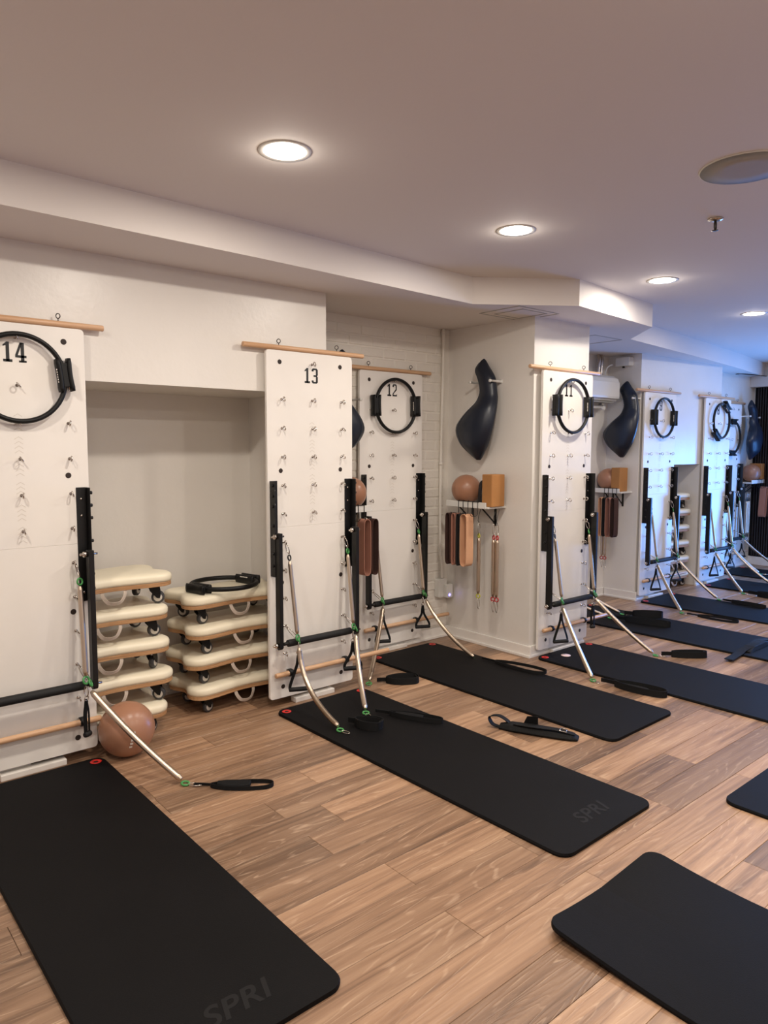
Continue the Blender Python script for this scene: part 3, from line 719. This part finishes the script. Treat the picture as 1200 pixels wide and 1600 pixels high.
def dolly(x, y, z, rot, label, group, scale=1):
    t = thing('rolling_board', label, 'rolling board', (x, y, z), rot, group)
    link('plywood_base', DPLY, 'ply', t); link('pad', DPAD, 'pad_cream', t); link('handle', DHD, 'webbing_cream', t, (.0, -DW / 2 + .028, 0))
    for sx in (-1, 1):
        for sy in (-1, 1):
            c = link('caster', DCA, 'rubber', t, (sx * .235, sy * .125, 0), (0, 0, rnd.uniform(-.9, .9)))
            wl = link('wheel', DWH, 'wheel', c, (.02, 0, .0345)); link('hub', DHB, 'hub', c, (.02, 0, .0345))
    return t
PIT = .1732
ordn = ['bottom', 'second', 'third', 'fourth', 'fifth', 'top']
for k, (dx, dy, rz) in enumerate(((.0, .0, -.03), (.035, .0, .02), (.02, .0, -.01), (.02, .01, .01), (.05, .02, .03))):
    pos = 'bottom one' if k == 0 else ('top one' if k == 4 else ordn[k] + ' from the floor')
    dolly(.08 + dx, .245 + dy, k * PIT, rz, 'cream rolling board in the stack of five behind springboard fourteen, %s' % pos, 'rolling boards in the stack beside board fourteen')
for k, (dx, dy, rz) in enumerate(((.0, .0, .03), (-.012, .005, .01), (.0, .0, .02), (-.012, .01, .0))):
    pos = 'bottom one' if k == 0 else ('top one' if k == 3 else ordn[k] + ' from the floor')
    dolly(.905 + dx, .325 + dy, k * PIT, rz, 'cream rolling board in the stack of four behind springboard thirteen, %s' % pos, 'rolling boards in the stack beside board thirteen')
for k in range(6):
    pos = 'bottom one' if k == 0 else ('top one' if k == 5 else ordn[k] + ' from the floor')
    dolly(6.27 + rnd.uniform(-.02, .02), .485, k * .1732, rnd.uniform(-.03, .03), 'cream padded rolling board stacked in the far niche, %s' % pos, 'rolling boards in the far niche')
exercise_ring((.86, .29, 4 * PIT + .028), .25, 'black pilates ring lying flat on the stack of four rolling boards', flat=True)

# ------------------------------------------------------------ balls, shelves, cushions
def ball(c, r, label, logo=True):
    t = thing('exercise_ball', label, 'ball', c, 0, 'small brown exercise balls'); b = MB(); prof = []
    for k in range(21):
        a = -PI / 2 + PI * k / 20; prof.append((max(.0005, r * math.cos(a)), r * math.sin(a)))
    b.lathe(prof, (0, 0, 0), 36).build('ball_skin', 'ball_skin', t)
    if logo:
        m = MB(); dirn = Vector((-.25, -.95, .05)).normalized()
        for i in range(5):
            for j in range(2 + (i == 3)):
                ang = math.atan2(dirn.y, dirn.x) + .045 * j + .05 * i * .6; el = -.35 + i * .13
                p = Vector((math.cos(ang) * math.cos(el), math.sin(ang) * math.cos(el), math.sin(el))) * (r + .0006)
                tx = Vector((-math.sin(ang), math.cos(ang), 0)); up = p.normalized().cross(tx)
                m.add([p - tx * .004 - up * .006, p + tx * .004 - up * .004, p + tx * .004 + up * .006, p - tx * .004 + up * .005], [(0, 1, 2, 3)])
        m.build('lettering', 'white_print', t)
    return t
ball((.115, -.085, .1345), .134, 'brown exercise ball on the floor beside springboard fourteen')

# hanging stuff is built in a local frame: +X to the right along the wall, -Y out from the wall
def frame(name, label, cat, o, rz, group=None): return thing(name, label, cat, o, rz, group)
def local(o, rz, p): return tuple(Matrix.Rotation(rz, 3, 'Z') @ Vector(p) + Vector(o))
CU = [(1.435, .151, .120), (1.45, .170, .100), (1.50, .222, .056), (1.564, .28, .008), (1.64, .317, -.026), (1.70, .31, -.042), (1.776, .248, -.048), (1.85, .165, -.042), (1.90, .143, -.032), (1.955, .132, -.021), (2.037, .155, -.004), (2.09, .183, .03), (2.12, .182, .055), (2.15, .16, .076), (2.175, .135, .094), (2.186, .116, .106)]
def cushion(o, rz, label, mirror=False):
    t = frame('spine_cushion', label, 'cushion', o, rz, 'dark contoured foam cushions on pegs'); sg = -1 if mirror else 1
    rows = catmull([Vector((z, -a, -b)) for z, a, b in CU], 3); loops = []; s1 = []; s2 = []
    for r in rows:
        z, a, b = r; c, hw = (a + b) / 2 + .135, max(.002, abs(b - a) / 2); f = (z - 1.435) / .751
        dep = .004 + min(hw * .62, .075); off = .075 + .05 * math.sin(PI * min(1, f * 1.6)) - .02 * f
        l = []
        for k in range(20):
            th = 2 * PI * k / 20; cx, cy = math.cos(th), math.sin(th); cx = math.copysign(abs(cx) ** .8, cx)
            ridge = 1 + .18 * max(0, 1 - abs(cx - .1) / .35) if cy < 0 else .55
            l.append((sg * (c + hw * cx), -off + dep * cy * ridge, z))
        loops.append(l); s1.append(l[13]); s2.append(l[17])
    body = MB().loft(loops).build('foam_body', 'cushion', t)
    for s_ in (s1,): MB().tube([Vector(p) + Vector((0, -.0006, 0)) for p in s_[6:-5]], .0022, 6).build('seam', 'cushion_seam', body)
    return t
def peg(o, rz, x, z, label, L=.13):
    t = frame('wall_peg', label, 'peg', local(o, rz, (x, 0, z)), rz, 'white wall pegs')
    MB().lathe([(.016, 0), (.016, -.006), (.0085, -.008), (.008, -L + .012), (.0115, -L + .01), (.0115, -L), (.0005, -L - .002)], (0, 0, 0), 16, 'y').build('peg_rod', 'plastic_white', t)
def shelf(o, rz, who, x0=0., x1=.42, mirror=False, lip=True):
    t = frame('wall_shelf', 'small white wall shelf with front lip, %s' % who, 'shelf', o, rz, 'white wall shelves')
    MB().box(x0, x1, -.20, 0, 1.083, 1.098).build('shelf_board', 'plastic_white', t, bevel=.002)
    MB().box(x0, x1 - (.02 if lip else 0), -.206, -.194, 1.083, 1.128).build('lip', 'plastic_white', t, bevel=.002)
    for u in (x0 + .09, x1 - .1):
        b = MB(); b.box(u - .01, u + .01, -.004, 0, .94, 1.083); b.box(u - .01, u + .01, -.17, 0, 1.079, 1.083); b.tube([(u, -.15, 1.078), (u, -.006, .96)], .006, 8); b.build('bracket', 'black_metal', t)
    return t
def hook_rack(o, rz, who, x0, n=5, sp=.048):
    t = frame('hook_rack', 'black wire hook rack over the shelf lip, %s' % who, 'hooks', o, rz, 'hook racks on the shelves')
    MB().tube([(x0 - .01, -.209, 1.131), (x0 + sp * (n - 1) + .01, -.209, 1.131)], .0028, 6).build('wire_bar', 'black_metal', t)
    for k in range(n):
        x = x0 + k * sp
        MB().tube(catmull([(x, -.192, 1.12), (x, -.196, 1.1312), (x, -.2095, 1.131), (x, -.2105, 1.09), (x, -.2105, 1.04), (x, -.235, 1.028), (x, -.275, 1.032), (x, -.29, 1.05)], 3), .0026, 6).build('hook', 'black_metal', t)
def band(o, rz, x, w, m, label, L=.385, z=1.036, dep=.075, tilt=0.0):
    t = None; pts = [(-w, 0, -.05), (-w * .8, 0, -.012), (0, 0, .0), (w * .8, 0, -.012), (w, 0, -.05), (w * 1.05, 0, -.2), (w, 0, -L + .04), (w * .6, 0, -L + .006), (0, 0, -L), (-w * .6, 0, -L + .006), (-w, 0, -L + .04), (-w * 1.05, 0, -.2)]
    ob = MB().ribbon(catmull(pts, 4, True), (0, 1, 0), dep, .0045, True).build('resistance_band', m, None, local(o, rz, (x, -.2545, z + .0035)), rot=(0, tilt, rz))
    tag(ob, label, 'band', 'fabric bands on the shelf hooks')
def hung_spring(o, rz, x, ring, label, z1=.95, z0=.40, y=-.12):
    t = frame('coil_spring', label, 'spring', local(o, rz, (x, y, 0)), rz, 'spare springs hanging under the shelves')
    snap(t, (0, 0, z1 + .02), (0, 0, z1 - .065)); MB().ring((0, 0, z1 - .08), (.4, 1, 0), .015, .0048).build('end_ring', ring, t)
    coil('coil', [(0, 0, z1 - .095), (0, 0, z0 + .03)], .0155, t)
    MB().ring((0, 0, z0 + .012), (-.3, 1, 0), .015, .0048).build('end_ring', ring, t); snap(t, (0, 0, z0), (.006, 0, z0 - .085))
    MB().tube([(0, .002, z1 + .02), (0, -.012, z1 + .035), (0, -.004, z1 + .07), (0, .02, 1.079)], .0022, 6).build('hanger', 'black_metal', t)
def block(o, rz, x, label):
    t = frame('cork_block', label, 'yoga block', local(o, rz, (x, -.115, 1.0985)), rz, 'cork blocks')
    MB().prism(rrect(-.04, .058, -.072, .072, .008, 3), 0, .235, 'z').build('cork_body', 'cork', t, bevel=.004)
    m = MB()
    for k in range(8): m.box(-.0405, -.0402, -.012, .008 if k % 3 else .014, .07 + k * .011, .077 + k * .011)
    m.build('printed_mark', 'cork_print', t)
# --- recess 12: shelf and cushion on the column's side (wall faces -x; "right" along it is -y)
O12, R12 = (XC0, .345, 0), -PI / 2
who = 'on the column side by board twelve'
shelf(O12, R12, who); hook_rack(O12, R12, who, .135)
ball(local(O12, R12, (.115, -.105, 1.0985 + .113)), .1125, 'brown exercise ball on the shelf %s' % who, logo=False)
block(O12, R12, .385, 'cork yoga block on the shelf %s' % who)
sb = MB().ribbon(catmull([(0, -.05, 0), (.004, 0, .0), (.004, .05, 0), (.001, .05, .16), (0, 0, .185), (0, -.05, .15)], 4, True), (1, 0, 0), .032, .004, True).build('strap_bundle', 'band_black', None, local(O12, R12, (.292, -.09, 1.101)), rot=(0, 0, R12))
tag(sb, 'dark strap bundle standing between ball and cork block on the shelf', 'strap')
for x, w, m, lb in ((.1, .021, 'band_dark', 'dark brown'), (.158, .018, 'band_brown', 'reddish brown'), (.206, .015, 'band_black', 'black'), (.262, .03, 'band_tan', 'light tan')):
    band(O12, R12, x, w, m, '%s fabric loop band hanging from the hooks on the column side by board twelve' % lb)
hung_spring(O12, R12, .272, 'ring_yellow', 'spare spring with yellow rings hanging behind the bands by board twelve', y=-.13)
hung_spring(O12, R12, .418, 'ring_red', 'spare spring with red rings under the cork block, nearer the yellow-ringed spring', y=-.13); hung_spring(O12, R12, .452, 'ring_red', 'spare spring with red rings under the cork block, nearer the column corner', y=-.13)
cushion((XC0, .135, 0), R12, 'dark blue contoured foam cushion hung on pegs of the column side by board twelve')
for x, p in ((-.185, 'nearer the brick wall'), (.012, 'nearer the column corner')): peg((XC0, 0, 0), R12, x, 2.014, 'white wall peg holding the cushion by board twelve, %s' % p)
# --- behind board 13: shelf and cushion on the brick wall
O13, R13 = (1.56, .523, 0), 0
who = 'half hidden behind springboard thirteen'
shelf(O13, R13, who, 0, .475); hook_rack(O13, R13, who, .19, 5, .05)
ball(local(O13, R13, (.36, -.095, 1.0985 + .113)), .1125, 'brown exercise ball on the shelf %s' % who, logo=False)
band(O13, R13, .355, .028, 'band_brown', 'reddish brown fabric loop band hanging behind springboard thirteen'); band(O13, R13, .425, .025, 'band_dark', 'dark brown fabric loop band hanging behind springboard thirteen')
c13 = cushion((1.6, .523, .03), R13, 'dark blue contoured foam cushion half hidden behind springboard thirteen', mirror=True); c13.rotation_euler = (0, .14, 0)
peg((1.86, .523, 0), 0, .12, 1.86, 'white wall peg beside the cushion behind springboard thirteen', .14)
# --- alcove 10: shelf, cushion, split air conditioner
XA = 5.395; O10, R10 = (XA, .62, 0), -PI / 2
who = 'on the alcove side wall behind the column'
shelf(O10, R10, who, 0, .30); hook_rack(O10, R10, who, .12, 4, .045)
ball(local(O10, R10, (.10, -.105, 1.0985 + .113)), .1125, 'brown exercise ball on the shelf %s' % who, logo=False)
block(O10, R10, .215, 'cork yoga block on the shelf %s' % who)
for x, w, m, lb in ((.125, .018, 'band_tan', 'light tan'), (.165, .016, 'band_black', 'black'), (.212, .024, 'band_brown', 'reddish brown'), (.265, .02, 'band_dark', 'dark brown')):
    band(O10, R10, x, w, m, '%s fabric loop band hanging on the alcove side wall' % lb)
hung_spring(O10, R10, .05, 'ring_red', 'spare spring with red rings hanging in the alcove behind the column'); hung_spring(O10, R10, .085, 'ring_red', 'spare spring with red rings hanging in the alcove behind the column')
cushion((XA, .40, 0), R10, 'dark blue contoured foam cushion hung on pegs inside the alcove by the air conditioner')
for x, p in ((-.46, 'nearer the air conditioner'), (-.27, 'nearer springboard nine')): peg((XA, 0, 0), R10, x, 2.012, 'white wall peg holding the alcove cushion, %s' % p)
ac = thing('air_conditioner', 'white wall mounted split air conditioner in the alcove behind board eleven', 'air conditioner', (4.56, .624, 0))
prof = [(0, 1.985), (-.14, 1.972), (-.19, 1.99), (-.215, 2.03), (-.222, 2.16), (-.205, 2.205), (-.16, 2.232), (0, 2.24)]
me = MB().prism(prof, 0, .69, 'x').mesh('ac_body'); bev(me, .012, 3, .9); link('ac_body', me, 'plastic_white', ac)
MB().prism([(-.2235, 2.01), (-.2275, 2.03), (-.2275, 2.165), (-.2225, 2.168)], .01, .68, 'x').build('front_panel', 'plastic_white', ac, bevel=.001)
MB().box(.05, .64, -.19, -.06, 1.9705, 1.978).build('louvre', 'plastic_grey', ac)
b = MB(); b.tube([(.1, -.09, 1.93), (.55, -.09, 1.93), (.59, -.09, 1.94), (.60, -.06, 1.96)], .017, 10); b.lathe([(.024, -.02), (.024, .02)], (.59, -.1, 1.925), 14, 'y'); b.build('drain_pipe', 'plastic_white', ac)
MB().box(.33, .5, -.03, -.001, 1.86, 1.95).build('wall_bracket', 'plastic_grey', ac, bevel=.003)
t = thing('refrigerant_pipes', 'silver flexible pipes rising from the air conditioner to the soffit', 'pipe', (5.12, .56, 2.235))
for k, (dx, m) in enumerate(((0, 'chrome'), (.045, 'chrome'))):
    pts = [Vector((dx, 0, .0)), Vector((dx, .0, .1)), Vector((dx + .01, .0, .16)), Vector((dx + .02, .02, .212))]
    c = catmull(pts, 6); MB().tube(c, [.018 if i % 2 else .0155 for i in range(len(c))], 10).build('pipe', m, t)
MB().tube(catmull([(.07, -.03, 0), (.08, -.03, .06), (.11, -.04, .1), (.14, -.06, .115)], 5), .008, 8).build('cable', 'plastic_white', t)
t = thing('junction_box', 'white junction box high on the alcove side wall above the cushion', 'electrical box', (XA, .40, 2.375))
MB().box(-.085, 0, -.055, .1, -.04, .045).build('box_body', 'plastic_white', t, bevel=.006); MB().lathe([(.013, -.055), (.011, -.04), (.011, -.0401)], (-.045, .03, 0), 12).build('gland', 'rubber', t)
# --- last recess: shelf and cushion on the back wall right of board 7
O7, R7 = (8.26, .56, 0), 0
who = 'in the last recess by the slatted wall'
shelf(O7, R7, who, 0, .38); hook_rack(O7, R7, who, .17, 4, .05)
ball(local(O7, R7, (.2, -.105, 1.0985 + .113)), .1125, 'brown exercise ball on the shelf %s' % who, logo=False)
block(O7, R7, .34, 'cork yoga block on the shelf %s' % who)
band(O7, R7, .25, .03, 'band_brown', 'pale brown fabric loop band hanging in the last recess', tilt=.1); band(O7, R7, .345, .02, 'band_dark', 'dark brown fabric loop band hanging in the last recess')
for x in (.06, .1, .14): hung_spring(O7, R7, x, 'ring_dark', 'spare spring with dark rings hanging under the shelf in the last recess')
cushion((8.32, .50, -.05), R7, 'dark blue contoured foam cushion hung in front of the slatted wall')
peg((8.25, .56, 0), 0, 0, 1.93, 'white wall peg holding the cushion by the slatted wall, away from the corner', .16); peg((8.52, .56, 0), 0, 0, 1.92, 'white wall peg holding the cushion by the slatted wall, in the corner', .16)
# --- conduit and plug box in the brick corner
t = thing('conduit_pipe', 'white painted conduit running down the brick corner to the plug', 'pipe', (2.9, .505, 0))
MB().tube(catmull([(0, 0, 2.449), (0, 0, 2.2), (-.015, 0, 1.5), (-.02, 0, .76), (-.012, -.004, .66), (.0, -.006, .58), (.0, -.006, .487)], 6), .0125, 10).build('pipe', 'brick_paint', t)
for z in (2.42, 1.4): MB().lathe([(.017, -.01), (.017, .01)], (-.0 if z > 2 else -.016, 0, z), 12).build('clamp', 'brick_paint', t)
t = thing('plug_box', 'white outlet box with a small violet light in the brick corner', 'outlet', (2.9, .526, .41))
MB().prism(rrect(-.055, .035, -.075, .075, .01, 3), -.05, 0, 'y').build('box_body', 'plastic_white', t, bevel=.004)
MB().prism(rrect(.0, .07, -.08, .03, .012, 3), -.085, -.051, 'y').build('adapter', 'plastic_white', t, bevel=.006)
MB().lathe([(.011, -.0855), (.009, -.0885), (.0005, -.0895)], (.03, 0, -.055), 14, 'y').build('led', 'led', t)
